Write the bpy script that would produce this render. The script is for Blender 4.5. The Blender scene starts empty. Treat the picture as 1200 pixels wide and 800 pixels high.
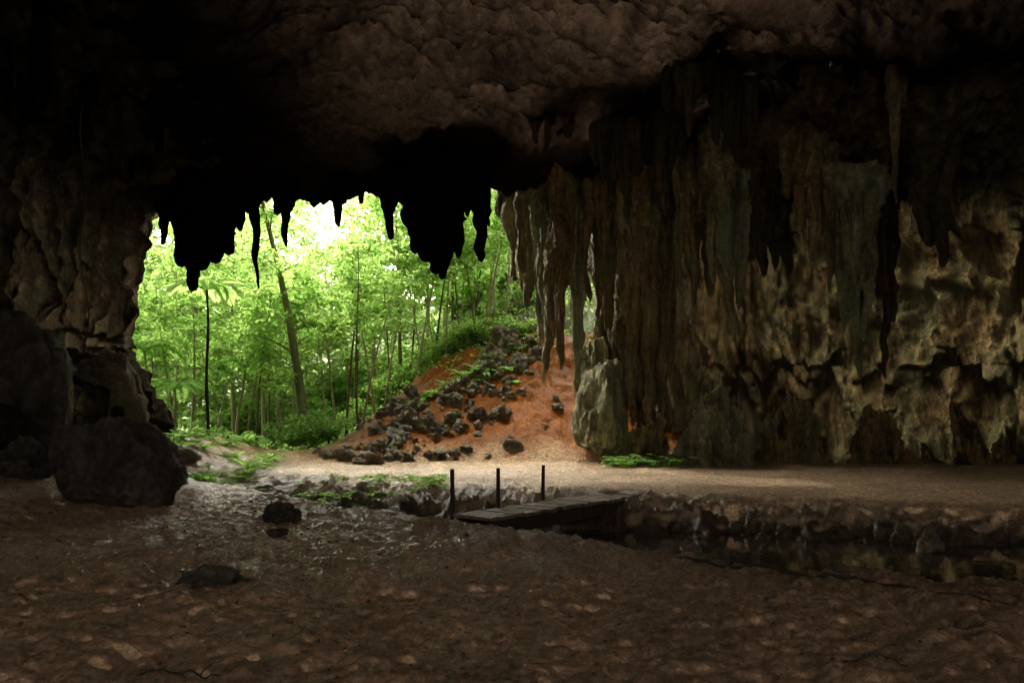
import bpy, bmesh, math, random
import numpy as np
random.seed(7); rng=np.random.default_rng(11)
SC=bpy.context.scene; COL=SC.collection
F=933.0; CH=2.0; HZ=480.0
def at(px,py,Y): return ((px-600)/F*Y, Y, CH+(HZ-py)/F*Y)
# ---------------------------------------------------------------- noise
def _h(ix,iy,iz,s):
    n=(ix*73856093)^(iy*19349663)^(iz*83492791)^(s*2654435)
    n=n&0xffffffff
    n=((n^(n>>15))*2246822519)&0xffffffff
    n=((n^(n>>13))*3266489917)&0xffffffff
    return n^(n>>16)
def pn(x,y,z,s=0):
    x,y,z=np.broadcast_arrays(np.asarray(x,float),np.asarray(y,float),np.asarray(z,float))
    x0=np.floor(x).astype(np.int64);y0=np.floor(y).astype(np.int64);z0=np.floor(z).astype(np.int64)
    fx=x-x0;fy=y-y0;fz=z-z0
    u=fx*fx*fx*(fx*(fx*6-15)+10);v=fy*fy*fy*(fy*(fy*6-15)+10);w=fz*fz*fz*(fz*(fz*6-15)+10)
    def g(i,j,k):
        n=_h(x0+i,y0+j,z0+k,s)
        gx=((n&1023)/511.5-1);gy=(((n>>10)&1023)/511.5-1);gz=(((n>>20)&1023)/511.5-1)
        return gx*(fx-i)+gy*(fy-j)+gz*(fz-k)
    a=g(0,0,0)*(1-u)+g(1,0,0)*u;b=g(0,1,0)*(1-u)+g(1,1,0)*u
    c=g(0,0,1)*(1-u)+g(1,0,1)*u;d=g(0,1,1)*(1-u)+g(1,1,1)*u
    return ((a*(1-v)+b*v)*(1-w)+(c*(1-v)+d*v)*w)*1.3
def fbm(x,y,z,o=4,s=0):
    t=0;a=1.0;f=1.0
    for i in range(o):
        t=t+a*pn(x*f,y*f,z*f,s+i*17);a*=.5;f*=2.03
    return t
def ridge(x,y,z,o=4,s=0):
    t=0;a=1.0;f=1.0;n=0
    for i in range(o):
        t=t+a*(1-np.abs(pn(x*f,y*f,z*f,s+i*13))*2.2);n+=a;a*=.5;f*=2.1
    return t/n
def ss(x,a,b):
    t=np.clip((x-a)/(b-a),0,1);return t*t*(3-2*t)
# ---------------------------------------------------------------- object helpers
def mesh_obj(name,V,Fc,mat,parent=None,smooth=True):
    me=bpy.data.meshes.new(name);V=np.asarray(V,float)
    me.from_pydata(V.tolist(),[],Fc if isinstance(Fc,list) else Fc.tolist())
    if smooth: me.polygons.foreach_set('use_smooth',np.ones(len(me.polygons),bool))
    me.materials.append(mat);me.update()
    o=bpy.data.objects.new(name,me);COL.objects.link(o)
    if parent: o.parent=parent
    return o
def tag(o,label=None,cat=None,group=None,kind=None):
    if label:o['label']=label
    if cat:o['category']=cat
    if group:o['group']=group
    if kind:o['kind']=kind
    return o
def empty(name,loc,rz=0):
    o=bpy.data.objects.new(name,None);COL.objects.link(o);o.location=loc;o.rotation_euler=(0,0,rz);return o
def copy_tree(o):
    c=o.copy();COL.objects.link(c)
    for ch in list(o.children):
        d=ch.copy();COL.objects.link(d);d.parent=c
    return c
def grid_faces(nu,nv,off=0,closed=False):
    i=np.arange(nu-1)[:,None]*nv;j=np.arange(nv-1)[None,:]
    a=(i+j).ravel()+off
    return np.stack([a,a+nv,a+nv+1,a+1],1)
def grid_normals(P):
    du=np.gradient(P,axis=0);dv=np.gradient(P,axis=1)
    n=np.cross(du,dv);n/=np.linalg.norm(n,axis=2,keepdims=True)+1e-9
    return n
# ---------------------------------------------------------------- materials
def newmat(name):
    m=bpy.data.materials.new(name);m.use_nodes=True
    nt=m.node_tree;nt.nodes.clear();return m,nt
def N(nt,t,**k):
    n=nt.nodes.new(t)
    for a,b in k.items(): setattr(n,a,b)
    return n
def ramp(nt,fac,stops):
    r=N(nt,'ShaderNodeValToRGB');el=r.color_ramp.elements
    while len(el)<len(stops): el.new(.5)
    for e,(p,c) in zip(el,stops): e.position=p;e.color=(c[0],c[1],c[2],1)
    nt.links.new(fac,r.inputs[0]);return r.outputs[0]
def noise(nt,co,sc,det=6,rough=.6,sq=None):
    n=N(nt,'ShaderNodeTexNoise');n.inputs['Scale'].default_value=sc;n.inputs['Detail'].default_value=det;n.inputs['Roughness'].default_value=rough
    if sq:
        mp=N(nt,'ShaderNodeMapping');mp.inputs['Scale'].default_value=sq;nt.links.new(co,mp.inputs[0]);co=mp.outputs[0]
    nt.links.new(co,n.inputs['Vector']);return n.outputs['Fac']
def mix(nt,f,a,b,mode='MIX'):
    m=N(nt,'ShaderNodeMix',data_type='RGBA',blend_type=mode)
    for s,v in ((m.inputs[0],f),(m.inputs[6],a),(m.inputs[7],b)):
        if isinstance(v,(int,float)): s.default_value=v
        elif isinstance(v,tuple): s.default_value=(v[0],v[1],v[2],1)
        else: nt.links.new(v,s)
    return m.outputs[2]
def bump(nt,h,st,dist,nrm=None):
    b=N(nt,'ShaderNodeBump');b.inputs['Strength'].default_value=st;b.inputs['Distance'].default_value=dist
    nt.links.new(h,b.inputs['Height'])
    if nrm: nt.links.new(nrm,b.inputs['Normal'])
    return b.outputs[0]
def fin(nt,col,rough=.8,nrm=None,spec=.3):
    p=N(nt,'ShaderNodeBsdfPrincipled');o=N(nt,'ShaderNodeOutputMaterial')
    if isinstance(col,tuple): p.inputs['Base Color'].default_value=(*col,1)
    else: nt.links.new(col,p.inputs['Base Color'])
    if isinstance(rough,(int,float)): p.inputs['Roughness'].default_value=rough
    else: nt.links.new(rough,p.inputs['Roughness'])
    if isinstance(spec,(int,float)): p.inputs['Specular IOR Level'].default_value=spec
    else: nt.links.new(spec,p.inputs['Specular IOR Level'])
    if nrm: nt.links.new(nrm,p.inputs['Normal'])
    nt.links.new(p.outputs[0],o.inputs[0]);return p
def rockmat(name,dark,mid,light,green=None,gamt=.5,bs=1.0,sc=1.0,streak=True,rough=.7,edge=.7,spec=.3):
    m,nt=newmat(name)
    g=N(nt,'ShaderNodeNewGeometry');co=g.outputs['Position']
    n1=noise(nt,co,.9*sc,10,.7,(1,1,.4))
    c=ramp(nt,n1,[(.3,dark),(.5,mid),(.70,light)])
    n2=noise(nt,co,3.5*sc,9,.75)
    c=mix(nt,.7,c,ramp(nt,n2,[(.36,(.3,.27,.24)),(.58,(1.15,1.15,1.12))]),'MULTIPLY')
    if streak:
        n3=noise(nt,co,2.2*sc,7,.7,(1,1,.09))
        c=mix(nt,.8,c,ramp(nt,n3,[(.4,(.27,.23,.18)),(.58,(1.3,1.25,1.1))]),'MULTIPLY')
    if green:
        n4=noise(nt,co,.45*sc,6,.6)
        c=mix(nt,ramp(nt,n4,[(.46,(0,0,0)),(.64,(gamt,)*3)]),c,green)
    c=mix(nt,edge,c,ramp(nt,g.outputs['Pointiness'],[(.42,(.22,.19,.16)),(.5,(.85,.83,.8)),(.57,(1.9,1.85,1.7))]),'MULTIPLY')  # occlusion-like shading put into the colour: creases darkened, ridges brightened
    h1=noise(nt,co,2.2*sc,12,.75);h2=noise(nt,co,12*sc,8,.75);h3=noise(nt,co,4*sc,6,.7,(1,1,.12))
    v=N(nt,'ShaderNodeTexVoronoi');v.inputs['Scale'].default_value=4.5*sc;nt.links.new(co,v.inputs['Vector'])
    b=bump(nt,h1,1.0*bs,.6)
    if streak: b=bump(nt,h3,.9*bs,.35,b)
    b=bump(nt,v.outputs['Distance'],.3*bs,.10,b);b=bump(nt,h2,1.0*bs,.12,b)
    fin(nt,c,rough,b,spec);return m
M={}
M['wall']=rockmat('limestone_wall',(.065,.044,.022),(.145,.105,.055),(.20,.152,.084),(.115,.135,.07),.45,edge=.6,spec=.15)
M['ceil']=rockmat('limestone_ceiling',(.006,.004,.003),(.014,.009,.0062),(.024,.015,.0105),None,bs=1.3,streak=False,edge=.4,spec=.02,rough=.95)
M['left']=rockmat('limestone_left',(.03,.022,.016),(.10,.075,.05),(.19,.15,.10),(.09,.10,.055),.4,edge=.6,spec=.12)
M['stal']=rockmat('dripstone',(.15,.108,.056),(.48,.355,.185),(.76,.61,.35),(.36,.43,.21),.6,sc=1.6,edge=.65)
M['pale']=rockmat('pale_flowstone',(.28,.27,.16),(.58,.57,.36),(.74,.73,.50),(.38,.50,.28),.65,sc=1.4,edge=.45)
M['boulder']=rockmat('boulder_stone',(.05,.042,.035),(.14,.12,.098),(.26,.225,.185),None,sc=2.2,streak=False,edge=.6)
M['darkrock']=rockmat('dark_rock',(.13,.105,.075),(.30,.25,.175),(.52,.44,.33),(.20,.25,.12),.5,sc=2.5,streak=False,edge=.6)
def ground_mat():
    m,nt=newmat('cave_earth')
    g=N(nt,'ShaderNodeNewGeometry');co=g.outputs['Position']
    a=N(nt,'ShaderNodeAttribute');a.attribute_name='Col'
    n1=noise(nt,co,.9,9,.65);n2=noise(nt,co,6,9,.8);n3=noise(nt,co,16,7,.85)
    c=mix(nt,.8,a.outputs['Color'],ramp(nt,n1,[(.3,(.65,.6,.55)),(.65,(1.25,1.2,1.15))]),'MULTIPLY')
    c=mix(nt,.85,c,ramp(nt,n2,[(.38,(.25,.22,.2)),(.58,(1.35,1.32,1.28))]),'MULTIPLY')
    c=mix(nt,.85,c,ramp(nt,n3,[(.41,(.25,.23,.21)),(.59,(1.55,1.5,1.45))]),'MULTIPLY')
    c=mix(nt,.5,c,ramp(nt,g.outputs['Pointiness'],[(.44,(.3,.27,.25)),(.5,(.95,.95,.95)),(.56,(1.3,1.25,1.2))]),'MULTIPLY')  # shade painted into the earth colour: pits darkened, bumps lightened
    v=N(nt,'ShaderNodeTexVoronoi');v.inputs['Scale'].default_value=5;nt.links.new(co,v.inputs['Vector'])
    b=bump(nt,n1,.7,.3);b=bump(nt,v.outputs['Distance'],.5,.08,b);b=bump(nt,n2,1.0,.5,b);b=bump(nt,n3,1.0,.14,b)
    r=ramp(nt,n2,[(.4,(.34,)*3),(.6,(.6,)*3)])
    # the dry orange earth by the mouth is matt, the cave mud is damp
    dampn=N(nt,'ShaderNodeMapRange');nt.links.new(a.outputs['Alpha'],dampn.inputs[0]);dampn.inputs[3].default_value=.04;dampn.inputs[4].default_value=.6
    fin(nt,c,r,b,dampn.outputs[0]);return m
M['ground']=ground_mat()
def clod_mat():
    m,nt=newmat('dry_mud_clod');g=N(nt,'ShaderNodeNewGeometry')
    c=ramp(nt,g.outputs['Random Per Island'],[(0,(.07,.05,.035)),(.7,(.16,.115,.08)),(1,(.23,.17,.12))])
    fin(nt,c,.6,bump(nt,noise(nt,g.outputs['Position'],40,4,.7),.6,.01),.3);return m
M['clod']=clod_mat()
def water_mat():
    m,nt=newmat('still_water');g=N(nt,'ShaderNodeNewGeometry')
    n=noise(nt,g.outputs['Position'],3,3,.5);b=bump(nt,n,.12,.03)
    fin(nt,(.02,.018,.012),.02,b,.8);return m
M['water']=water_mat()
def wood_mat(name,a,b_):
    m,nt=newmat(name);tc=N(nt,'ShaderNodeTexCoord');co=tc.outputs['Object']
    n=noise(nt,co,6,6,.65,(1,1,.2));n2=noise(nt,co,30,4,.6)
    c=ramp(nt,n,[(.3,a),(.7,b_)])
    c=mix(nt,.5,c,ramp(nt,n2,[(.3,(.5,.5,.5)),(.7,(1.1,1.1,1.1))]),'MULTIPLY')
    fin(nt,c,.75,bump(nt,n2,.5,.01),.3);return m
M['wood']=wood_mat('weathered_wood',(.08,.06,.04),(.27,.21,.15))
M['post']=wood_mat('post_wood',(.02,.015,.012),(.06,.045,.035))
M['twig']=wood_mat('twig_wood',(.02,.014,.01),(.06,.045,.03))
M['bark']=wood_mat('tree_bark',(.06,.05,.03),(.24,.2,.12))
M['mbark']=wood_mat('mossy_bark',(.09,.10,.045),(.38,.38,.22))
M['palebark']=wood_mat('pale_bark',(.25,.2,.13),(.5,.42,.3))
def leaf_mat(name,d,t,var=.5):
    m,nt=newmat(name);g=N(nt,'ShaderNodeNewGeometry')
    r=ramp(nt,g.outputs['Random Per Island'],[(0,(1-var,)*3),(.6,(1,1,1)),(1,(1.2,1.12,.9))])
    dc=mix(nt,1.0,d,r,'MULTIPLY');tc=mix(nt,1.0,t,r,'MULTIPLY')
    D=N(nt,'ShaderNodeBsdfDiffuse');T=N(nt,'ShaderNodeBsdfTranslucent');A=N(nt,'ShaderNodeAddShader')
    nt.links.new(dc,D.inputs[0]);nt.links.new(tc,T.inputs[0])
    nt.links.new(D.outputs[0],A.inputs[0]);nt.links.new(T.outputs[0],A.inputs[1])
    o=N(nt,'ShaderNodeOutputMaterial');nt.links.new(A.outputs[0],o.inputs[0]);return m
M['leaf']=leaf_mat('broad_leaf',(.155,.25,.075),(.26,.39,.115),.6)
M['leafdark']=leaf_mat('dark_leaf',(.10,.18,.06),(.19,.31,.095))
M['leafhaze']=leaf_mat('hazed_leaf',(.18,.245,.105),(.21,.285,.125),.4)  # distance haze put into the leaf colour of the far trees
M['fern']=leaf_mat('fern_leaf',(.15,.27,.075),(.26,.41,.115),.35)
# ---------------------------------------------------------------- ground
NX=[-40,-12,-7.8,-6,-4,-1.76,.54,2.35,3.65,5.5,9,14,40];NY=[27,24,20.7,18.7,17,14.9,12.6,11,9.7,8.6,6.8,5.5,3]
FX=[-40,-12,-6,-4,-2.7,0,1.6,3.2,5.8,9.2,14,40];FY=[27.4,24.4,20.6,19.0,17.6,16.2,15.4,14.9,14.4,13.2,11.8,9.5]
def gz(X,Y,fine=True):
    near=np.interp(X,NX,NY)+.35*pn(X*.8,Y*.3,0,5);far=np.interp(X,FX,FY)+.5*pn(X*.6,Y*.2,3,6)
    base=.12*fbm(X*.18,Y*.18,1,2,1)
    cut=ss(Y,near-.15,near+.5)*(1-ss(Y,far-.6,far+3.2))*ss(X,-10.5,-6.5)
    bank=np.exp(-((Y-far-1.2)/1.5)**2)*ss(X,-9,-4)
    z=base-.9*cut
    if fine:
        near_w=1-ss(Y,30,60)
        z=z+bank*(.42*fbm(X*1.7,Y*2.2,2,5,9)+.30*(ridge(X*2.0,Y*2.6,1,3,10)-.5))
        sh_=1-.55*ss(Y,far+2,far+4)
        z=z+near_w*sh_*(.10*fbm(X*.9,Y*.9,0,3,2)+.08*ridge(X*2.0,Y*3.0,0,3,3)*(.5+pn(X*.5,Y*.5,0,8))+.075*fbm(X*4.0,Y*6,0,3,4)+.045*ridge(X*6,Y*9,0,2,11))
    out=ss(Y,far+1.5,far+4)*.08
    mk=ss(X,-10.5,-1.5)
    yy=np.clip(Y-28.9-.5*pn(X*.4,0,7,3),0,200)
    hill=.46*np.minimum(yy,10)+.33*np.clip(yy-10,0,55)
    z=z+out+mk*hill*(1+.16*ss(X,-2,3)+(.16*fbm(X*.5,Y*.5,0,3,21) if fine else 0))
    if fine: z=z+mk*ss(yy,.5,2)*(.16*fbm(X*1.2,Y*1.2,0,4,23)+.10*ridge(X*.9+Y*.4,Y*.35,0,3,24))
    z=z-(1-mk)*.06*np.clip(Y-32,0,12)+ss(Y,70,130)*20*(1-mk)
    z=z+.9*np.exp(-((X+11.5)/2.4)**2)*ss(Y,8,14)*(1-ss(Y,30,34))+1.2*ss(X,19,26)*(1-ss(Y,60,70))
    return z
def g1(x,y): return float(gz(np.array([x]),np.array([y]))[0])
ys=np.concatenate([np.linspace(-25,4,24),np.arange(4.1,9,.036),np.arange(9,18,.06),np.arange(18,40,.14),np.linspace(40.4,90,50),np.linspace(95,500,20)])
xs=np.concatenate([np.linspace(-400,-42,14),np.linspace(-40,-14,45),np.arange(-13.9,-6,.10),np.arange(-6,6,.04),np.arange(6.05,20,.10),np.linspace(20.5,40,30),np.linspace(45,400,14)])
XX,YY=np.meshgrid(xs,ys,indexing='ij')
ZZ=gz(XX,YY)
P=np.stack([XX,YY,ZZ],2)
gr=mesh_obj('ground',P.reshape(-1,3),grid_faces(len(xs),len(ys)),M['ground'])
far=np.interp(XX,FX,FY);near=np.interp(XX,NX,NY)
mud=np.array([.46,.32,.215]);shelf=np.array([.66,.49,.305]);dirt=np.array([.42,.145,.018]);forest=np.array([.16,.20,.07]);wet=np.array([.13,.10,.07])
nz=fbm(XX*.5,YY*.5,0,4,33)
def lerp(a,b,t): return a*(1-t[...,None])+b*t[...,None]
C=np.broadcast_to(mud,P.shape).copy()
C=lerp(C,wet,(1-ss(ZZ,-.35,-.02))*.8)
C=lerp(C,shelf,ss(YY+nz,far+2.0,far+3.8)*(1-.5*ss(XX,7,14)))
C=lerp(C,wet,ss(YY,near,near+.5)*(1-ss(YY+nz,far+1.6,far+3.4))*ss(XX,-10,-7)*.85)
dm=ss(YY+nz*1.2,28.4,30.8)
C=lerp(C,dirt,dm*ss(XX+nz*2,-9,-5.5))
C=lerp(C,np.array([.22,.09,.018]),ss(YY,30,32)*ss(nz+.45*fbm(XX*1.4,YY*1.4,0,3,35),.15,.5)*.6)
C=lerp(C,forest,ss(YY+nz*2,38.5,41)*1.0)
C=lerp(C,forest,ss(YY+nz,29.5,32)*(1-ss(XX+nz*2,-9,-6)))
C=lerp(C,np.array([.07,.06,.035]),1-ss(YY,-11,-7))  # unseen ground behind the camera, darkened to cut bounce onto the ceiling
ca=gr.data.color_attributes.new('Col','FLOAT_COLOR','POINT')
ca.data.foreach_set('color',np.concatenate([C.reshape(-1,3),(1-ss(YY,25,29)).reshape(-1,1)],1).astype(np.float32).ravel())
tag(gr,kind='structure')
wx=np.linspace(-9,30,60);V=[];
for x in wx:
    V.append((x,np.interp(x,NX,NY)-.6,-.47));V.append((x,np.interp(x,FX,FY)+2.2,-.47))
wt=mesh_obj('stream_water',V,[(2*i,2*i+2,2*i+3,2*i+1) for i in range(len(wx)-1)],M['water']);tag(wt,kind='structure')
bm=bmesh.new();bmesh.ops.create_icosphere(bm,subdivisions=1,radius=1);iv=np.array([p.co[:] for p in bm.verts]);itf=np.array([[q.index for q in p.verts] for p in bm.faces]);bm.free()
r=np.random.default_rng(3);n=4500
cy_=4.3+13*r.random(n)**1.2;cx_=(r.random(n)-.5)*2*(cy_*.72);keep=(cy_<np.interp(cx_,NX,NY)-.1);cx_=cx_[keep];cy_=cy_[keep];n=len(cx_)
sz=.005+.018*r.random(n)**4;sz=sz*(1+ (cy_-4)*.06);cz_=gz(cx_,cy_)
Vc=iv[None]*np.stack([sz*r.uniform(.7,1.6,n),sz*r.uniform(.7,1.6,n),sz*r.uniform(.5,.9,n)],1)[:,None,:]*(1+.3*r.normal(size=(n,len(iv),1)).clip(-1,1))+np.stack([cx_,cy_,cz_+sz*.1],1)[:,None,:]
Fcl=(itf[None]+np.arange(n)[:,None,None]*len(iv)).reshape(-1,3)
tag(mesh_obj('mud_crumbs',Vc.reshape(-1,3),Fcl,M['clod'],None,True),'small crumbs of mud and grit strewn over the cave floor','grit',kind='stuff')
# ---------------------------------------------------------------- cave shell
def resample(pts,steps):
    out=[]
    for (a,b,st) in zip(pts[:-1],pts[1:],steps):
        a=np.array(a,float);b=np.array(b,float);n=max(2,int(np.linalg.norm(b-a)/st))
        for k in range(n): out.append(a+(b-a)*k/n)
    out.append(np.array(pts[-1],float));return np.array(out)
def smooth(a,n):
    for _ in range(n): a[1:-1]=(a[:-2]+a[1:-1]*2+a[2:])/4
    return a
def wall(name,pts,steps,zs,prof,flip,disp,mat,kf=None):
    p=smooth(resample(pts,steps),40)
    t=np.gradient(p,axis=0);t/=np.linalg.norm(t,axis=1,keepdims=True)
    n=np.stack([-t[:,1],t[:,0]],1)*flip
    off=np.interp(zs,*zip(*prof))[None,:]*(kf(p)[:,None] if kf else 1)
    Z=np.broadcast_to(zs,(len(p),len(zs)))
    P=np.stack([p[:,0][:,None]+n[:,0][:,None]*off,p[:,1][:,None]+n[:,1][:,None]*off,Z],2)
    nn=grid_normals(P)
    nn*=np.sign((nn[...,0]*n[:,0][:,None]+nn[...,1]*n[:,1][:,None]+1e-6))[...,None]
    P=P+nn*disp(P)[...,None]
    o=mesh_obj(name,P.reshape(-1,3),grid_faces(P.shape[0],P.shape[1]),mat);tag(o,kind='structure');return o
zs=np.concatenate([np.arange(-1.2,12.5,.08),np.arange(12.6,17,.25)])
def dR(P):
    x,y,z=P[...,0],P[...,1],P[...,2]
    hi=ss(z,3.0,6.5);mo=ss(x,5,9);tp=1-.75*ss(z,8,10.5)
    d=.8*fbm(x*.28,y*.28,z*.14,3,40)
    wv=.35*pn(x*.35,y*.35,z*.35,47)
    xs_=x+z*.16
    fl=ridge(xs_*.6+wv,y*.6,z*.04+wv,2,41)-.5
    fl2=ridge(xs_*1.8+wv,y*1.8,z*.06+wv,3,45)-.5
    d=d+(fl*(2.4*hi+1.7*(1-hi))+fl2*(1.5*hi+1.2*(1-hi)))*(.4+.6*mo)*tp
    q=pn(x*.9,y*.9,0,52)
    d=d+.2*ss(z+q*3.4,4.0,5.6)*mo
    d=d+(.24*fbm(x*1.6,y*1.6,z*.6,4,43)+.26*ridge(x*3.0,y*3.0,z*1.1,4,44))*(.4+.6*tp)
    d=d-1.2*ss(pn(x*.33,y*.33,z*.5,49),.18,.42)*(1-ss(z,6,8))*ss(z,1.2,3)*mo
    return d
RP=[(13,42),(7.0,40),(4.8,37.5),(3.9,35.2),(4.6,33),(6.1,31.2),(8,30),(12.2,29.5),(18,29),(24,25),(28,15),(28,0),(24,-12)]
RS=[.15,.12,.1,.085,.075,.075,.075,.075,.1,.25,.5,.5]
profR=[(-1.2,.2),(0,.3),(1,.7),(2,.8),(2.9,.6),(3.6,.2),(4.4,.3),(5.5,.6),(7,1.1),(8.5,1.9),(10,3.4),(11.5,6.0),(13,9),(17,10)]
wall('cave_wall_right',RP,RS,zs,profR,-1,dR,M['wall'],lambda p:(.12+.88*ss(p[:,0],6,10.5))*(1-.5*ss(p[:,1],34,37)))
def dL(P):
    x,y,z=P[...,0],P[...,1],P[...,2]
    d=1.0*fbm(x*.3,y*.3,z*.22,3,60)+ (ridge(x*.5,y*.5,z*.1,3,61)-.5)*1.2+(ridge(x*1.6,y*1.6,z*.2,3,65)-.5)*.8+.32*fbm(x*1.6,y*1.6,z*1.2,4,63)+.2*ridge(x*3.0,y*3.0,z*1.6,3,64)
    d=d*(1-.5*ss(y,26,29))
    return d
LP=[(-34,40),(-24,35),(-16.6,32.6),(-14.4,30),(-13.6,26),(-12.9,20),(-12.4,15),(-12.5,8),(-14,0),(-15,-6)]
LS=[.3,.15,.085,.085,.085,.085,.1,.2,.3]
profL=[(-1.2,2.0),(0,1.9),(1.6,1.4),(3.0,.5),(4.2,-.2),(6,0),(8,.3),(9.5,.7),(11,2.5),(13,6),(17,7)]
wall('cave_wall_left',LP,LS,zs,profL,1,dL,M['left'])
cx=np.concatenate([np.linspace(-24,-15,20),np.arange(-14.9,14,.1),np.linspace(14.2,34,55)])
cy=np.concatenate([np.linspace(-14,12,50),np.arange(12.1,31.3,.1)])
CX,CY=np.meshgrid(cx,cy,indexing='ij')
CZ=np.interp(CY,[-14,-6,10,18,24,28,31.3],[13,12.5,11.6,11.2,11.3,10.9,10.4])+.06*np.clip(CX+12,0,14)
CZ=CZ-.8*fbm(CX*.22,CY*.22,2,3,70)*(1-.5*ss(CY,27,31))-.6*ridge(CX*.6,CY*.6,1,3,71)+.25-.26*ridge(CX*2.2,CY*2.2,1,3,72)-.2*fbm(CX*1.4,CY*1.4,4,4,73)-.3*ss(pn(CX*.35,CY*.6,5,77),-.2,.25)
P=np.stack([CX,CY,CZ],2)
up=[]
for k,(dy,dz) in enumerate([(.35,.25),(.7,.9),(1.0,2),(1.2,4),(1.3,7)]):
    q=P[:,-1,:].copy();q[:,1]+=dy+.2*pn(cx*1.2,k*.7,0,75);q[:,2]=q[:,2]+dz;up.append(q[:,None,:])
P=np.concatenate([P]+up,1)
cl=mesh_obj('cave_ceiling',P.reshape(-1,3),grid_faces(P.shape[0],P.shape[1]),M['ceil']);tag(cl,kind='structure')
# ---------------------------------------------------------------- stalactites
def lobes_mesh(lobes,seed):
    V=[];Fc=[];off=0
    for li,(x,y,zt,zb,r) in enumerate(lobes):
        L=zt-zb;nr=int(min(110,max(14,L/.07)));ns=30
        t=np.linspace(0,1,nr)[:,None];a=np.linspace(0,2*np.pi,ns,endpoint=False)[None,:]
        s=seed*31+li*7
        rad=r*(1-t)**.33*(.8+.35*(1-t))+r*.7*np.exp(-t*L/.6)
        X=np.cos(a);Y=np.sin(a)
        zz=zt-L*t+0*a
        wob=np.minimum(.3,r*.9)
        wx_=x+wob*pn(zz[:,:1]*.5,s*.37,1.5,s)+.1*pn(zz[:,:1]*1.7,s*.2,3,s);wy_=y+wob*pn(zz[:,:1]*.5,s*.91,4.5,s)
        k=1+.5*fbm((x+X*r)*1.3,(y+Y*r)*1.3,zz*.8,3,s)+.6*(ridge((x+X*r)*3.4,(y+Y*r)*3.4,zz*.3,3,s+3)-.5)+.25*pn(X*2+x,Y*2+y,zz*3,s+5)+.4*pn(zz*1.1,s*.3,1,s+9)+.24*pn(X*4+x,Y*4+y,zz*7,s+6)
        rr=rad*np.clip(k,.4,2)
        rr[-1]*=.02
        P=np.stack([wx_+X*rr,wy_+Y*rr*.85,zz],2)
        V.append(P.reshape(-1,3))
        i=np.arange(nr-1)[:,None]*ns;j=np.arange(ns)[None,:];j2=(j+1)%ns
        f=np.stack([(i+j).ravel(),(i+j2).ravel(),(i+ns+j2).ravel(),(i+ns+j).ravel()],1)+off
        Fc.append(f);off+=nr*ns
    return np.concatenate(V),np.concatenate(Fc)
sc_=[0]
def hang(name,label,Y,lob,mat='stal',group=None,cat='stalactite',jit=.35):
    sc_[0]+=1;seed=sc_[0]
    L=[]
    for k,(px,pt,pb,hw) in enumerate(lob):
        yy=Y+random.uniform(-jit,jit)*(len(lob)>1)
        a=at(px,pt,yy);b=at(px,pb,yy);L.append((a[0],yy,a[2],b[2],hw/F*yy))
    cxm=sum(l[0] for l in L)/len(L);zt=max(l[2] for l in L)
    V,Fc=lobes_mesh(L,seed)
    V=V-np.array([cxm,Y,zt])
    o=mesh_obj(name,V,Fc,M[mat]);o.location=(cxm,Y,zt)
    tag(o,label,cat,group);return o
def fringe(px0,px1,pt,pbs,hw,seed,dj=14):
    r=random.Random(seed);n=max(2,int((px1-px0)/(hw*.95)));out=[]
    for i in range(n+1):
        u=i/n;k=u*(len(pbs)-1);a=pbs[int(k)];b=pbs[min(len(pbs)-1,int(k)+1)];pb=a+(b-a)*(k-int(k))
        out.append((px0+(px1-px0)*u+r.uniform(-3,3),pt,pb+r.uniform(-dj,dj),hw*r.uniform(.6,1.25)))
    return out
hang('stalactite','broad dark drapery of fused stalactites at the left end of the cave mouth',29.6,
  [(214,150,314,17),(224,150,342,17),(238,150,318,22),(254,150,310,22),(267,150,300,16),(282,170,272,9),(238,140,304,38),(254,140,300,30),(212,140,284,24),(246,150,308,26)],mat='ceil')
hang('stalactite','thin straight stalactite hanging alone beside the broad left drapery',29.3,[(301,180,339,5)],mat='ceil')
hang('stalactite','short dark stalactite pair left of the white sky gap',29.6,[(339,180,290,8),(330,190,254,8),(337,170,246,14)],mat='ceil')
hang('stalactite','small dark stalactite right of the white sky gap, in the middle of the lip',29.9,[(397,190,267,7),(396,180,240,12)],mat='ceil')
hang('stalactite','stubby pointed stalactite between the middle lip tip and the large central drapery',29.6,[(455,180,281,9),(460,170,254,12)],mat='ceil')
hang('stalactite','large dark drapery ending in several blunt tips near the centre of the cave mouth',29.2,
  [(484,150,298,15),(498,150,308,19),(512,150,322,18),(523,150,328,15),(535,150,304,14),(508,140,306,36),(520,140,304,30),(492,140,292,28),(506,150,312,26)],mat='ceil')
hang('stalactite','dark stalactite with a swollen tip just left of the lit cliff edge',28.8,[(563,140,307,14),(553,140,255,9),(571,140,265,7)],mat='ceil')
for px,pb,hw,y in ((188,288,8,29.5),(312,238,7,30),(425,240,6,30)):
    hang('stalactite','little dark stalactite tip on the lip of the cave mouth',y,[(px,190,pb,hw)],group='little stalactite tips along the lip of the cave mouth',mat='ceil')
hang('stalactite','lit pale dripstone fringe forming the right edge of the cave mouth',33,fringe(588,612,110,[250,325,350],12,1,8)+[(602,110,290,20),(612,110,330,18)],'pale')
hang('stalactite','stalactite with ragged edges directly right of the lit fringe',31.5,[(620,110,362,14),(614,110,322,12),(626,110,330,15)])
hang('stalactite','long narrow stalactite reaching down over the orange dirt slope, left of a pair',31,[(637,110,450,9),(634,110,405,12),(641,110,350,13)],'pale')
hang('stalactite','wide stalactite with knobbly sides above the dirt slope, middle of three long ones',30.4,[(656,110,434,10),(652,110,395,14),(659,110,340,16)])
hang('stalactite','long narrow stalactite above the dirt slope, rightmost of three long ones',30.9,[(673,110,448,9),(678,110,415,12),(671,110,350,14)],'pale')
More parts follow.
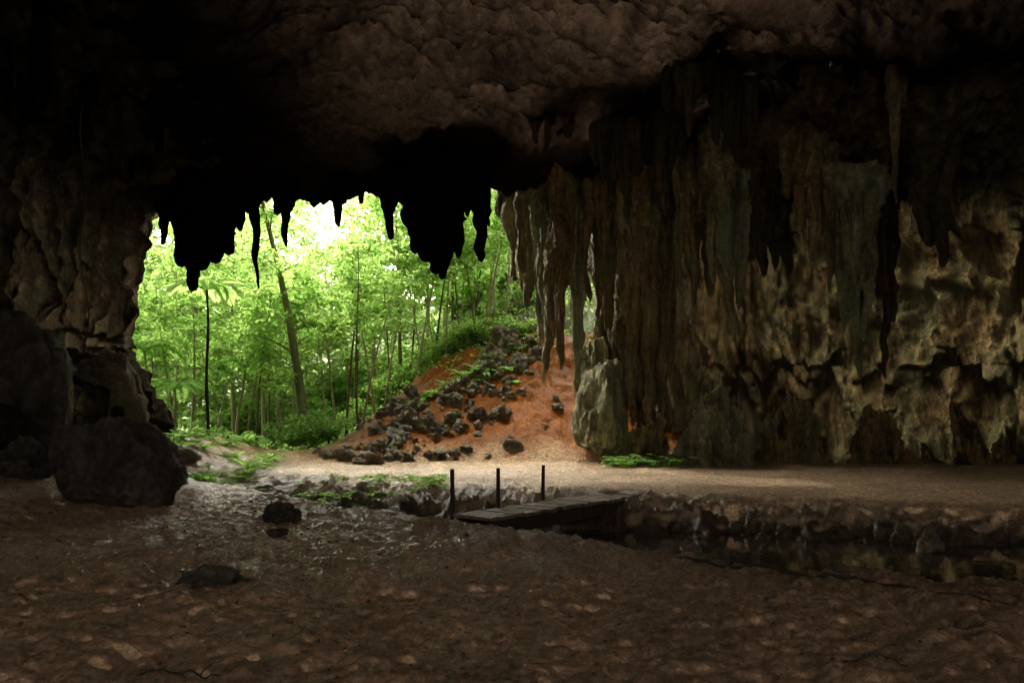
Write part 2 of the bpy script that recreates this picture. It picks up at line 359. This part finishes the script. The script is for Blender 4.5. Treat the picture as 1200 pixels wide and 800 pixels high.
hang('stalactite','short stalactites in shade between the long curtain and the fat folded column',30.6,fringe(692,714,90,[352,370,380],13,3)+[(702,90,340,22)])
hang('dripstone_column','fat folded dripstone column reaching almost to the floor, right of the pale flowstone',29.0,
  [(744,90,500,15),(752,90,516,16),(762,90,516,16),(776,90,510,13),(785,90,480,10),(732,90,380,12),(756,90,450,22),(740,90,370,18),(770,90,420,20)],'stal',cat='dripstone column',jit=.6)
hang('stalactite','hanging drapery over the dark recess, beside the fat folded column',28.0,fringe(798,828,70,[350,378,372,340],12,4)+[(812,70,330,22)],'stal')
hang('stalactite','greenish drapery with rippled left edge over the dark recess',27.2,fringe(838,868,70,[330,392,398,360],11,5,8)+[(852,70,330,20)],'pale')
hang('stalactite','fused brown stalactites right of the greenish drapery',27.2,fringe(880,922,60,[300,340,310,330],13,6)+[(900,60,290,24)],'wall')
hang('stalactite','slanting drapery high on the right wall, above the pale tongue',25.8,[(925,90,235,14),(940,90,270,14),(955,110,310,12),(970,130,342,10),(945,90,220,24)])
hang('stalactite','pale tongue shaped stalactite hanging low in front of the right wall',26.0,[(988,210,392,11),(998,210,420,12),(1008,210,446,11),(1000,200,370,22),(1016,210,400,9)],'pale')
hang('stalactite','thin stalactites just right of the pale tongue shaped one',26.4,[(1036,200,444,7),(1046,200,380,10),(1028,200,350,12)],'wall')
hang('stalactite','long ribbon of dripstone high at the right, below the top of the picture',21,[(1050,-60,240,7),(1046,-60,190,9),(1056,-60,130,12)],'stal')
hang('stalactite','fused draperies under the long ribbon of dripstone at the right',24.6,[(1074,120,262,15),(1088,120,290,16),(1102,140,314,14),(1090,110,240,26)],'wall')
gl='cluster of dark fused stalactites in the gloom under the cave ceiling'
for n,(px,pt,pb,w,y) in enumerate(((805,-60,150,36,22),(560,10,95,22,24),(330,60,180,34,27),(90,0,190,30,20),(172,60,215,26,24),(645,30,170,34,26),(720,60,250,34,26),(775,60,230,34,26),(865,0,205,36,24),(25,-40,150,36,18))):
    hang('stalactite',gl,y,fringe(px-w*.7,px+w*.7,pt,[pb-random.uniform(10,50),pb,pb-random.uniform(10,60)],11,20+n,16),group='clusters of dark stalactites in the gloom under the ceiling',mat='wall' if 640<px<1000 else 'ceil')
# ---------------------------------------------------------------- rocks
def rock_mesh(sx,sy,sz,seed,sub=4,ang=9,rough=.28,peak=0):
    bm=bmesh.new();bmesh.ops.create_icosphere(bm,subdivisions=sub,radius=1)
    v=np.array([p.co[:] for p in bm.verts]);f=[[q.index for q in p.verts] for p in bm.faces];bm.free()
    r=np.random.default_rng(seed)
    for k in range(ang):
        n=r.normal(size=3);n/=np.linalg.norm(n);d=r.uniform(.45,.8)
        h=np.clip(v@n-d,0,None);v=v-h[:,None]*n*.95
    o=r.uniform(-50,50,3)
    nn=v/(np.linalg.norm(v,axis=1,keepdims=True))
    k=rough*fbm(v[:,0]*1.1+o[0],v[:,1]*1.1,v[:,2]*1.1,5,seed)+rough*.6*(ridge(v[:,0]*2.3,v[:,1]*2.3+o[1],v[:,2]*2.3,4,seed+1)-.5)
    v=v+nn*k[:,None]
    if peak:
        s=1-peak*np.clip(v[:,2]+.2,0,1.2);v[:,0]=v[:,0]*s-.1*v[:,2];v[:,1]*=s
    v[:,2]=np.where(v[:,2]<-.35,-.35+(v[:,2]+.35)*.3,v[:,2])
    return v*np.array([sx,sy,sz]),f
rs=[100]
def rock(name,label,x,y,w,d,h,mat='boulder',group=None,cat='rock',sub=4,ang=9,rough=.28,sink=.15,z=None,rz=None,peak=0):
    rs[0]+=1
    V,f=rock_mesh(w/2,d/2,h/1.35,rs[0],sub,ang,rough,peak)
    lo,hi=V.min(0),V.max(0);V=(V-(lo+hi)/2)*np.array([w,d,h])/(hi-lo);V[:,2]+=h*.5
    o=mesh_obj(name,V,f,M[mat]);zz=g1(x,y) if z is None else z
    o.location=(x,y,zz-sink*h);o.rotation_euler=(0,0,random.uniform(0,6.28) if rz is None else rz)
    tag(o,label,cat,group);return o
def rpx(px,pyb,zg=0):
    Y=(CH-zg)*F/(pyb-HZ);return (px-600)/F*Y,Y
def rockpx(name,label,px,pyb,wpx,hpx,**k):
    x,y=rpx(px,pyb)
    return rock(name,label,x,y+wpx/F*y*.35,wpx/F*y,wpx/F*y*.8,hpx/F*y*1.15,**k)
rockpx('boulder','large dark angular boulder at the foot of the left cave wall',116,606,156,110,cat='boulder',sub=6,ang=12,rough=.18,rz=.3,peak=.26)
rockpx('boulder','dark boulder cut off by the left picture edge, beside the large angular boulder',4,600,70,48,cat='boulder',sub=5,rz=1.0)
rockpx('rock','dark rounded stone standing alone on the mud floor, left of the bridge',327,614,56,28,sub=5,rz=2.6,rough=.3,sink=.25)
rockpx('rock','tiny flat stone in front of the rounded stone on the mud floor',322,634,26,10,rz=.5)
rockpx('rock','low flat dark rock half sunk in the mud in the left foreground',232,695,98,33,sub=5,rz=.1,sink=.28,rough=.45,ang=7)
rockpx('rock','small dark stone on the near bank beside the bridge',652,628,40,14)
rockpx('rock','small dark stone at the near edge of the water, right of centre',942,662,26,12)
rockpx('rock','tiny stone on the near bank right of the water edge stone',982,680,20,11)
x,y=rpx(1085,640,-.4);rock('rock','pointed grey rock rising from the stream at the right',x,y,.56,.45,.50,mat='darkrock',sub=5,rz=.3,z=-.5,peak=.4)
rockpx('rock','small brown rock under the left cave wall, right of the large angular boulder',205,560,50,16,mat='darkrock')
for (lab,px,Y,w,d,h,rz) in (('bulging rock outcrop at the left edge of the picture, above the boulders',20,18,4.2,3,5.0,1.2),
    ('tall rounded rock outcrop on the left wall, between the bulging outcrop and the ledges',90,22.5,4.0,3,4.4,2.9),
    ('layered rock ledge jutting toward the cave mouth from the left wall',138,26.5,3.0,2.6,3.6,1.7),
    ('lower rock outcrop at the left foot of the cave mouth',162,27,2.4,2.2,2.2,2.5)):
    X=(px-600)/F*Y
    rock('rock_outcrop',lab,X,Y,w,d,h,mat='darkrock' if Y>22 else 'boulder',cat='rock outcrop',sub=6,ang=8,rough=.3,z=0,rz=rz)
rock('flowstone_mound','pale bulging flowstone mound between the dirt slope and the folded column',*at(706,0,28.9)[:2],2.4,2.1,3.6,mat='pale',cat='flowstone',sub=6,ang=3,rough=.26,z=.85,rz=1.75)
rock('flowstone_mound','small brown flowstone boss at the foot of the folded column',*at(754,0,28.5)[:2],2.2,1.2,2.1,mat='stal',cat='flowstone',sub=5,ang=4,rough=.45,z=.1,rz=.2)
rock('flowstone_mound','green tinged flowstone joining the pale mound to the right wall above the dirt',*at(696,0,33.6)[:2],1.8,2.0,3.4,mat='pale',cat='flowstone',sub=6,ang=3,rough=.5,z=2.2,rz=2.4)
rock('flowstone_mound','low greenish flowstone mound at the foot of the right wall, beside the ferns',*at(835,0,28.0)[:2],3.0,1.6,3.4,mat='pale',cat='flowstone',sub=6,ang=3,rough=.55,z=0,rz=.1)
for px,w,h in ((935,2.6,3.1),(1030,2.1,2.6),(1120,2.4,2.8),(1185,2.0,2.4)):
    lab={935:'squat rock buttress at the base of the right wall, below the pale tongue',1030:'narrow rock buttress at the base of the right wall, second from the right',1120:'broad rock buttress at the base of the right wall near the picture edge',1185:'rock buttress at the base of the right wall cut by the picture edge'}[px]
    rock('rock_buttress',lab,*at(px,0,28.6)[:2],w,1.5,h,mat='stal',cat='rock buttress',sub=6,ang=2,rough=.5,z=0,rz=0)
_Yc=np.arange(22,46,.1)
def onslope(px,py):
    X=(px-600)/F*_Yc;d=CH+(HZ-py)/F*_Yc-gz(X,_Yc)
    i=np.argmax(d<=0)
    return (float(X[i]),float(_Yc[i])) if d[i]<=0 else None
for px,py in ((610,385),(622,405),(596,412),(582,428),(606,430),(560,440),(545,450),(600,398),(570,420),(628,420),(590,400),(575,436),(530,458)):
    q=onslope(px,py) or ((px-600)/F*38,38);s=random.uniform(.6,1.2)
    rock('rock','grey limestone boulder in the heap under the lit edge of the cave mouth',q[0],q[1],s*1.2,s,s,mat='darkrock',group='boulders heaped under the lit edge of the cave mouth',rough=.5,sink=.3)
random.seed(5)
for k in range(240):
    u=random.random()**.9
    px=366+u*236;py=536-u*118+random.triangular(-16,100,10)
    if py>542: continue
    q=onslope(px,py)
    if q:
        s=random.choice((.16,.2,.28,.38,.65))*random.uniform(.8,1.3)
        rock('rock','jagged dark rock in the heap along the left flank of the dirt slope',q[0],q[1],s*1.25,s,s*.9,mat='darkrock',group='jagged rocks heaped on the left flank of the slope',sub=3 if s<.5 else 4,rough=.6,ang=12,sink=.3)
for px,py,s in ((590,486,.9),(600,524,.8),(575,490,.6),(612,460,.4),(620,438,.4),(655,480,.55),(652,468,.35),(545,527,.5),(640,500,.3),(430,544,1.1),(560,510,.4),(535,488,.5),(571,534,.3)):
    q=onslope(px,py)
    if q: rock('rock','dark rock lying on the open orange dirt slope',q[0],q[1],s*1.4,s,s*.75,mat='darkrock',group='dark rocks on the open orange dirt slope',sub=4,rough=.55,ang=10,sink=.4)
# ---------------------------------------------------------------- bridge
def box_vf(cx_,cy_,cz_,lx,ly,lz,rz=0,jit=0):
    c,s=math.cos(rz),math.sin(rz);V=[]
    for dz in (-.5,.5):
        for dx,dy in ((-.5,-.5),(.5,-.5),(.5,.5),(-.5,.5)):
            x=dx*lx;y=dy*ly;V.append((cx_+c*x-s*y,cy_+s*x+c*y,cz_+dz*lz+random.uniform(-jit,jit)))
    return V,[(0,3,2,1),(4,5,6,7),(0,1,5,4),(1,2,6,5),(2,3,7,6),(3,0,4,7)]
def bevel_obj(o,w=.008):
    m=o.modifiers.new('Bevel','BEVEL');m.width=w;m.segments=2;return o
A=np.array([-1.08,14.4]);dr=np.array([.64,.768]);dr/=np.linalg.norm(dr);ang=math.atan2(dr[1],dr[0])
br=empty('footbridge',(A[0],A[1],0),ang);tag(br,'low weathered plank footbridge crossing the stream diagonally with three side posts','footbridge')
L=5.8;W=.95;dk=.07
nP=24
V=[];Fc=[]
for i in range(nP):
    v,f=box_vf((i+.5)*L/nP,-W/2+random.uniform(-.04,.04),dk+.02+random.uniform(-.012,.012),L/nP-.03,W+random.uniform(-.1,.1),.065,random.uniform(-.03,.03),.007)
    Fc+=[tuple(a+len(V) for a in q) for q in f];V+=v
bevel_obj(mesh_obj('deck',V,Fc,M['wood'],br,False),.006)
for yb in (-.1,-W+.08):
    v,f=box_vf(L/2,yb,dk-.145,L,.13,.24);bevel_obj(mesh_obj('beam',v,f,M['post'],br,False))
def tube(path,radii,ns=8,seed=0):
    path=np.array(path,float);V=[];Fc=[]
    for i,p in enumerate(path):
        t=path[min(i+1,len(path)-1)]-path[max(i-1,0)];t=t/(np.linalg.norm(t)+1e-9)
        a=np.cross(t,(0.3,.1,1) if abs(t[2])<.9 else (1,0,0));a/=np.linalg.norm(a);b=np.cross(t,a)
        for k in range(ns):
            an=2*math.pi*k/ns;r=radii[i]
            V.append(p+(a*math.cos(an)+b*math.sin(an))*r)
    for i in range(len(path)-1):
        for k in range(ns):
            k2=(k+1)%ns;Fc.append((i*ns+k,i*ns+k2,(i+1)*ns+k2,(i+1)*ns+k))
    Fc.append(tuple(range(ns))[::-1]);Fc.append(tuple((len(path)-1)*ns+k for k in range(ns)))
    return V,Fc
def join(parts):
    V=[];Fc=[]
    for v,f in parts:
        Fc+=[tuple(a+len(V) for a in q) for q in f];V+=list(v)
    return V,Fc
for k,(xl,h,tl) in enumerate(((.06,.83,-.01),(1.33,.78,.0),(2.75,.76,.015))):
    v,f=box_vf(0,0,0,.06,.06,h+.35)
    pl=bevel_obj(mesh_obj('post',v,f,M['post'],br,False),.012)
    pl.location=(xl,.05,dk+h/2-.15);pl.rotation_euler=(tl,tl,.1)
# ---------------------------------------------------------------- twigs
def twig(label,px,py,Lt,rz,seed,bend=.25,rad=.011):
    x,y=rpx(px,py);r=random.Random(seed);parts=[];n=24
    o_=[(0,0)];a=0
    for i in range(n): a=a*.8+r.uniform(-bend,bend);o_.append((o_[-1][0]+Lt/n*math.cos(a),o_[-1][1]+Lt/n*math.sin(a)))
    def wz(p,lift):
        c,s=math.cos(rz),math.sin(rz);X=x+c*p[0]-s*p[1];Y=y+s*p[0]+c*p[1];return (X-x,Y-y,g1(X,Y)+lift)
    parts.append(tube([wz(p,.012+.015*abs(math.sin(i*.5+seed))) for i,p in enumerate(o_)],[rad*(1-.6*i/n) for i in range(n+1)],6))
    for b in (9,16):
        p=o_[b];aa=r.choice((-.8,.8));q=[(p[0]+k*.04*math.cos(aa),p[1]+k*.04*math.sin(aa)) for k in range(6)]
        parts.append(tube([wz(v,.015+.008*k) for k,v in enumerate(q)],[.006*(1-.12*k) for k in range(6)],5))
    V,Fc=join(parts);o=mesh_obj('twig',V,Fc,M['twig']);o.location=(x,y,0);tag(o,label,'twig')
twig('dead twig lying on the mud at the bottom left of the picture',165,795,.65,.1,1)
twig('dead twig lying on the mud at the bottom edge, right of centre',975,796,.6,.0,2)
twig('dead twig on the mud near the bottom right corner',1090,760,.7,.35,3,rad=.008)
twig('very long thin branch lying along the near edge of the stream at the right',790,656,3.9,-.66,7,.12,.03)
for px,pt,pb,Y,lab in ((98,120,420,19.5,'long thin root hanging down the left cave wall'),(786,150,420,27.2,'thin root hanging in front of the folded column on the right'),(905,40,200,24,'thin root hanging from the ceiling over the slanting drapery')):
    a=at(px,pt,Y);n=24;h=a[2]-at(px,pb,Y)[2]
    pth=[(.12*math.sin(i*.5+px),.1*math.cos(i*.37),-h*i/n) for i in range(n+1)]
    V,Fc=tube(pth,[.022*(1-.5*i/n) for i in range(n+1)],6);o=mesh_obj('hanging_root',V,Fc,M['twig']);o.location=a;tag(o,lab,'root')
# ---------------------------------------------------------------- foliage
def leaves(cent,rad,m,size,r,flat=.35,asp=.45,tilt=.5):
    k=len(cent);C=np.repeat(np.asarray(cent,float),m,0);R=np.repeat(np.asarray(rad,float),m)
    n=len(C);g=r.normal(size=(n,3));g/=np.linalg.norm(g,axis=1,keepdims=True);g*=(r.random((n,1))**.45)
    g[:,2]*=flat;P=C+g*R[:,None]
    a=r.uniform(0,2*np.pi,n);d=np.stack([np.cos(a),np.sin(a),r.normal(-.3,.4,n)],1);d/=np.linalg.norm(d,axis=1,keepdims=True)
    up=np.stack([r.normal(0,tilt,n),r.normal(0,tilt,n),np.ones(n)],1)
    s=np.cross(d,up);s/=np.linalg.norm(s,axis=1,keepdims=True)
    sz=(size*r.uniform(.6,1.3,n))[:,None]
    V=np.stack([P,P+d*sz*.45+s*sz*asp*.5,P+d*sz,P+d*sz*.45-s*sz*asp*.5],1).reshape(-1,3)
    Fc=np.arange(4*n).reshape(-1,4);return V,Fc
def tree_parts(h,seed,r0=.13,lean=(0,0),crown0=.35,spread=2.6,nb=16,m=60,lsize=.27,clr=.8,flat=.5):
    r=np.random.default_rng(seed);parts=[];n=16
    ph=r.uniform(0,6,2)
    def ax(t): return np.array([lean[0]*h*t+.3*math.sin(t*4+ph[0])*t,lean[1]*h*t+.3*math.sin(t*3+ph[1])*t,h*t])
    parts.append(tube([ax(i/n)-np.array([0,0,.3 if i==0 else 0]) for i in range(n+1)],[r0*(1-.8*i/n) for i in range(n+1)],9))
    cent=[];rad=[]
    for b in range(nb):
        t=min(.99,crown0+(1-crown0)*((b+r.uniform(0,1))/nb));p=ax(t);a=r.uniform(0,6.28);Lb=spread*r.uniform(.35,1.15)
        rise=r.uniform(.1,.9);q=[];K=6
        for i in range(K+1):
            u=i/K;q.append(p+np.array([math.cos(a+.5*u*math.sin(b))*Lb*u,math.sin(a+.5*u*math.sin(b))*Lb*u,Lb*(rise*u-.35*u*u)]))
        parts.append(tube(q,[r0*.2*(1-.85*i/K)+.005 for i in range(K+1)],4))
        for u in (2,4,5,6):
            cent.append(q[u]+r.normal(0,.45,3));rad.append(clr*r.uniform(.5,1.3))
    cent.append(ax(1.0));rad.append(clr)
    V,Fc=leaves(cent,rad,m,lsize,r,flat,.5,.7)
    return join(parts),(V,Fc)
def tree(name,label,x,y,z,tp,bark='bark',leaf='leaf',group=None,cat='tree',rz=0):
    e=empty(name,(x,y,z),rz);tag(e,label,cat,group)
    mesh_obj('trunk',*tp[0],M[bark],e);mesh_obj('crown',*tp[1],M[leaf],e,False);return e
q=at(362,500,36);lt=tree('leaning_tree','leaning tree with thick mottled mossy trunk in the middle of the cave mouth',q[0],q[1],g1(q[0],q[1])-.1,tree_parts(13.5,3,.26,(-.17,.02),.22,2.4,20,50,.28,.7),'mbark','leaf')
protos=[]
for i,(h,mt,kw) in enumerate(((14,'leaf',dict(spread=3.0,nb=26,m=52,lsize=.23)),(12,'leaf',dict(spread=2.4,nb=22,m=52,lsize=.23)),(15,'leafhaze',dict(spread=3.4,nb=28,m=50,lsize=.34,clr=1.1,crown0=.15)),(10,'leafdark',dict(spread=2.0,nb=16,m=50,crown0=.15)))):
    protos.append((tree_parts(h,20+i,.12+.02*i,(.05*(i-1),0),kw.pop('crown0',.35),flat=.35,**kw),mt))
spots=[(165,42,0,1.0),(205,46,1,1.0),(238,50,2,1.0),(275,45,1,1.1),(300,52,0,1.1),(330,47,2,.75),(415,44,0,1.0),(440,47,1,1.15),(470,44,0,1.0),(500,46,1,1.0),(530,45,0,.85),(555,48,1,.9),(578,50,0,.8),(600,52,2,.8),(405,52,2,.9),(260,60,2,1.15),(200,58,2,1.2),(455,58,2,1.0),(520,56,2,1.0),(150,52,2,1.2),(575,58,2,1.0),(190,38,3,.5),(310,43,1,.9),(350,56,2,.85),(295,58,2,1.0),(385,58,2,.9),(225,54,2,1.0),(180,49,1,.9),(320,54,0,1.15),(375,50,2,.7)]
first={}
tl={0:'slender bright green broadleaf tree in the sunlit forest outside the cave',1:'narrow crowned green tree in the sunlit forest outside the cave',2:'hazy pale green taller tree at the back of the sunlit forest',3:'small dark leaved tree just outside the cave mouth'}
for k,(px,Y,pi,s) in enumerate(spots):
    X=(px-600)/F*Y;z=g1(X,Y)-.1
    if pi not in first:
        e=tree('broadleaf_tree',tl[pi],X,Y,z,protos[pi][0],'palebark' if pi in (1,2) else 'bark',protos[pi][1],'%s'%['broadleaf trees outside the cave','narrow crowned trees outside the cave','pale trees at the back of the forest','small dark trees outside the cave mouth'][pi]);first[pi]=e
    else:
        e=copy_tree(first[pi]);e.location=(X,Y,z)
    e.rotation_euler=(0,0,k*1.7);e.scale=(s,s,s)
sap=[tree_parts(8.5,50+i,.065,(.18*(-1)**i,0),.55,1.2,10,30,.24,.5) for i in range(3)]
sf={}
for k,(px,Y) in enumerate(((425,38),(405,39),(385,40),(488,40),(505,41),(522,40.5),(538,42),(552,43),(566,42),(580,44),(478,42),(450,39.5),(330,38),(312,41),(285,37),(265,40),(540,41.5),(592,43),(510,43),(560,40.8),(225,37.5),(210,40),(175,39),(395,37),(345,40),(462,41),(495,42),(570,41.5),(420,36.5),(440,38.5),(250,39),(300,38.5))):
    X=(px-600)/F*Y;z=g1(X,Y)-.1;i=k%3
    if i not in sf:
        sf[i]=e=tree('sapling','thin stemmed sapling among the undergrowth outside the cave mouth',X,Y,z,sap[i],'bark' if i==1 else 'palebark','leaf','thin saplings outside the cave mouth','sapling')
    else: e=copy_tree(sf[i]);e.location=(X,Y,z)
    e.rotation_euler=(0,0,k*2.3);s=random.uniform(.75,1.15);e.scale=(s,s,s)
def frond(L,droop,a,r,npin=22,w=.2,z0=0,el=.9):
    V=[];Fc=[];pts=[]
    x=0;z=z0;th=el
    for i in range(npin+1):
        pts.append(np.array([x*math.cos(a),x*math.sin(a),z]));x+=L/npin*math.cos(th);z+=L/npin*math.sin(th);th-=droop/npin
    side=np.array([-math.sin(a),math.cos(a),0])
    for i in range(1,npin):
        t=i/npin;l=w*L*(math.sin(math.pi*min(1,t*.85+.12)))**.8;d=pts[i+1]-pts[i];d/=np.linalg.norm(d)
        for s in (-1,1):
            p=pts[i];tip=p+side*s*l+d*l*.35+np.array([0,0,-.15*l]);h=d*L/npin*.7
            k=len(V);V+=[p-h*.6,p+(tip-p)*.5-h*.9,tip,p+(tip-p)*.5+h*.9];Fc.append((k,k+1,k+2,k+3))
    return (V,Fc),tube(pts,[.012*L*.5*(1-.8*i/npin)+.003 for i in range(npin+1)],4)
def fern_parts(L,n,seed,z0=0,droop=1.9,el=.9,npin=22,w=.2):
    r=random.Random(seed);A_=[];B=[]
    for k in range(n):
        f,s=frond(L*r.uniform(.75,1.1),droop*r.uniform(.8,1.2),k*6.283/n+r.uniform(-.2,.2),r,npin,w,z0,el*r.uniform(.7,1.1));A_.append(f);B.append(s)
    return join(A_),join(B)
def treefern(label,px,Y,H,L,group=None,lean=0,seed=1,bark='palebark'):
    X=(px-600)/F*Y;z=g1(X,Y)-.1;e=empty('tree_fern',(X,Y,z));tag(e,label,'tree fern',group)
    f,s=fern_parts(L,15,seed,0,1.7,.75,24,.21)
    p=[(lean*H*(i/10)**1.3+.04*math.sin(i),0,H*i/10) for i in range(11)]
    mesh_obj('trunk',*tube(p,[.08-.03*i/10+.01*math.sin(i*2) for i in range(11)],10),M[bark],e)
    for nm,vf,mt in (('fronds',f,'fern'),('stalks',s,'bark')):
        o=mesh_obj(nm,*vf,M[mt],e,False);o.location=p[-1]
treefern('tall tree fern with a thin straight dark trunk at the left of the cave mouth',243,34.5,7.3,2.1,seed=3,bark='twig')
treefern('short tree fern with pale green fronds low at the left of the cave mouth',205,36,3.2,2.3,seed=4)
treefern('leaning tree fern behind the tall thin trunked one',275,39,4.6,2.1,lean=.12,seed=5)
treefern('tree fern spreading its fronds under the left end of the cave mouth',176,38,5.2,2.4,lean=-.05,seed=6)
fp=[fern_parts(.55,9,70+i,0,1.6,1.0,14,.2) for i in range(3)]
ff={}
def lowfern(label,x,y,s,k,group):
    i=k%3
    if i not in ff:
        e=empty('fern',(x,y,g1(x,y)));mesh_obj('fronds',*fp[i][0],M['fern'],e,False);mesh_obj('stalks',*fp[i][1],M['twig'],e,False);ff[i]=e
    else: e=copy_tree(ff[i]);e.location=(x,y,g1(x,y))
    e.rotation_euler=(0,0,k*1.3);e.scale=(s,s,s);tag(e,label,'fern',group)
random.seed(9);k=0
for n,(pxa,pxb,pya,pyb,cnt,sc0,lab,grp) in enumerate(((725,805,512,536,32,1.4,'green fern at the foot of the right wall beside the dirt slope','ferns at the foot of the right wall'),
    (225,310,558,574,34,.9,'low green fern on the bank below the left end of the cave mouth','low ferns below the left end of the cave mouth'),
    (350,525,562,574,120,.45,'low green fern on the far bank of the stream, left of the bridge','low ferns on the far bank left of the bridge'),
    (195,330,535,556,30,1.5,'bushy fern at the edge of the forest outside the cave mouth','ferns at the edge of the forest'),
    (480,612,400,452,46,1.3,'fern on the upper left edge of the dirt slope among the boulders','ferns on the upper edge of the dirt slope'))):
    for _ in range(cnt):
        px=random.uniform(pxa,pxb);py=random.uniform(pya,pyb)
        if n==4:
            py=max(py,470-(px-500)*.6);q=onslope(px,py)
            if not q: continue
            x,y=q
        else: x,y=rpx(px,max(py,530) if n in(0,) else py)
        if n==0: y=27.2+random.uniform(-.6,.6);x=(px-600)/F*y
        if n==3: y=min(y,37)
        lowfern(lab,x,y,sc0*random.uniform(.5,1.3),k,grp);k+=1
def shrub_parts(seed,h=1.8,w=1.2,m=60,ls=.22):
    r=np.random.default_rng(seed);parts=[];c=[];rad=[]
    for b in range(9):
        a=b*2.4;q=[np.array([math.cos(a)*w*.8*u*u,math.sin(a)*w*.8*u*u,h*u*(.6+.4*(b%3)/2)]) for u in (0,.25,.5,.75,1)]
        parts.append(tube(q,[.03,.025,.018,.012,.006],5))
        for u in (2,3,4): c.append(q[u]);rad.append(.5*r.uniform(.7,1.3))
    return join(parts),leaves(c,rad,m,ls,r,.6,.45,.7)
sh=[shrub_parts(90+i) for i in range(3)];shf={}
for k in range(84):
    px=random.uniform(140,620);Y=random.uniform(34.5,48) if k<56 else random.uniform(48,60);X=(px-600)/F*Y
    if px>400: Y=max(Y,41.0);X=(px-600)/F*Y
    i=k%3
    if i==1 and px>400: i=0
    mt=('leaf','leafdark','leaf')[i]
    if i not in shf: shf[i]=e=tree('shrub','',X,Y,g1(X,Y)-.05,sh[i],'bark',mt)
    else: e=copy_tree(shf[i]);e.location=(X,Y,g1(X,Y)-.05)
    tag(e,('leafy bright green shrub in the undergrowth outside the cave','dark leaved shrub in the undergrowth outside the cave','round green shrub in the undergrowth outside the cave')[i],'shrub',('bright shrubs in the undergrowth','dark shrubs in the undergrowth','round shrubs in the undergrowth')[i])
    e.rotation_euler=(0,0,k);s=random.uniform(.5,.9) if k<56 else random.uniform(1.8,2.6);e.scale=(s,s,s*random.uniform(.8,1.1))
r=np.random.default_rng(5)
n=3000;x=r.uniform(-24,5,n);y=r.uniform(31.5,60,n)
keep=(x<-8.5)|(y>38.0);x=x[keep];y=y[keep];z=gz(x,y)+.12
V,Fc=leaves(np.stack([x,y,z],1),np.full(len(x),.5),9,.24,r,.4,.4,.6)
tag(mesh_obj('ground_cover',V,Fc,M['leaf'],None,False),'low leafy ground cover on the forest floor outside the cave','ground cover',kind='stuff')
n=1500;x=r.uniform(-48,10,n);y=r.uniform(62,78,n);z=r.uniform(-2,25,n)
hole=((x+16.0)/1.8)**2+((z-20)/3.8)**2<1.0
keep=~hole&(z<24+3*pn(x*.2,y*.1,0,3));x=x[keep];y=y[keep];z=z[keep]
V,Fc=leaves(np.stack([x,y,z],1),r.uniform(1.3,2.4,len(x)),50,.68,r,.5,.55,.7)
tag(mesh_obj('far_forest',V,Fc,M['leafhaze'],None,False),'hazy pale green mass of distant forest seen through the cave mouth','forest',kind='stuff')
# ---------------------------------------------------------------- light
w=bpy.data.worlds.new('World');SC.world=w;w.use_nodes=True;nt=w.node_tree;nt.nodes.clear()
sd=np.array([-.46,.66,.58]);sd/=np.linalg.norm(sd);el=math.asin(sd[2]);az=math.atan2(sd[0],sd[1])
sky=N(nt,'ShaderNodeTexSky',sky_type='NISHITA');sky.sun_disc=False;sky.sun_elevation=el;sky.sun_rotation=az;sky.dust_density=3
tc=N(nt,'ShaderNodeTexCoord');nn_=noise(nt,tc.outputs['Generated'],2.2,5,.55)
sx=N(nt,'ShaderNodeSeparateXYZ');nt.links.new(tc.outputs['Generated'],sx.inputs[0])
mr=N(nt,'ShaderNodeMapRange');mr.inputs[1].default_value=-.5;mr.inputs[2].default_value=.5;mr.interpolation_type='SMOOTHSTEP';nt.links.new(sx.outputs['Y'],mr.inputs[0])
cloud_fill=mix(nt,mr.outputs[0],(6.,5.4,4.7),(33.,33.,30.))  # cloud brightness graded front to back so more light enters by the mouth
dt=N(nt,'ShaderNodeVectorMath',operation='DOT_PRODUCT');nt.links.new(tc.outputs['Generated'],dt.inputs[0]);dt.inputs[1].default_value=tuple(np.array([-.40,.79,.47])/np.linalg.norm([-.40,.79,.47]))
m2=N(nt,'ShaderNodeMapRange');m2.inputs[1].default_value=.70;m2.inputs[2].default_value=.98;m2.interpolation_type='SMOOTHSTEP';nt.links.new(dt.outputs['Value'],m2.inputs[0])
cloud_fill=mix(nt,m2.outputs[0],cloud_fill,(460.,434.,370.))  # bright lobe added to the sky to throw light through the mouth
c=mix(nt,ramp(nt,nn_,[(.3,(.6,)*3),(.55,(1,)*3)]),sky.outputs[0],cloud_fill)
bg=N(nt,'ShaderNodeBackground');bg.inputs[1].default_value=.15;nt.links.new(c,bg.inputs[0])
ow=N(nt,'ShaderNodeOutputWorld');nt.links.new(bg.outputs[0],ow.inputs[0])
ld=bpy.data.lights.new('sun','SUN');ld.energy=3;ld.angle=math.radians(1.5);ld.color=(1,.93,.8)
lo=bpy.data.objects.new('sun',ld);COL.objects.link(lo)
from mathutils import Vector
lo.rotation_euler=Vector((-sd[0],-sd[1],-sd[2])).to_track_quat('-Z','Y').to_euler()
cd=bpy.data.cameras.new('camera');cd.lens=28;cd.sensor_width=36;cd.shift_y=80/1200;cd.clip_end=1000;cd.clip_start=.05
co=bpy.data.objects.new('camera',cd);COL.objects.link(co);co.location=(0,0,CH);co.rotation_euler=(math.radians(90),0,0);SC.camera=co
SC.view_settings.view_transform='Standard';SC.view_settings.look='None';SC.view_settings.exposure=0
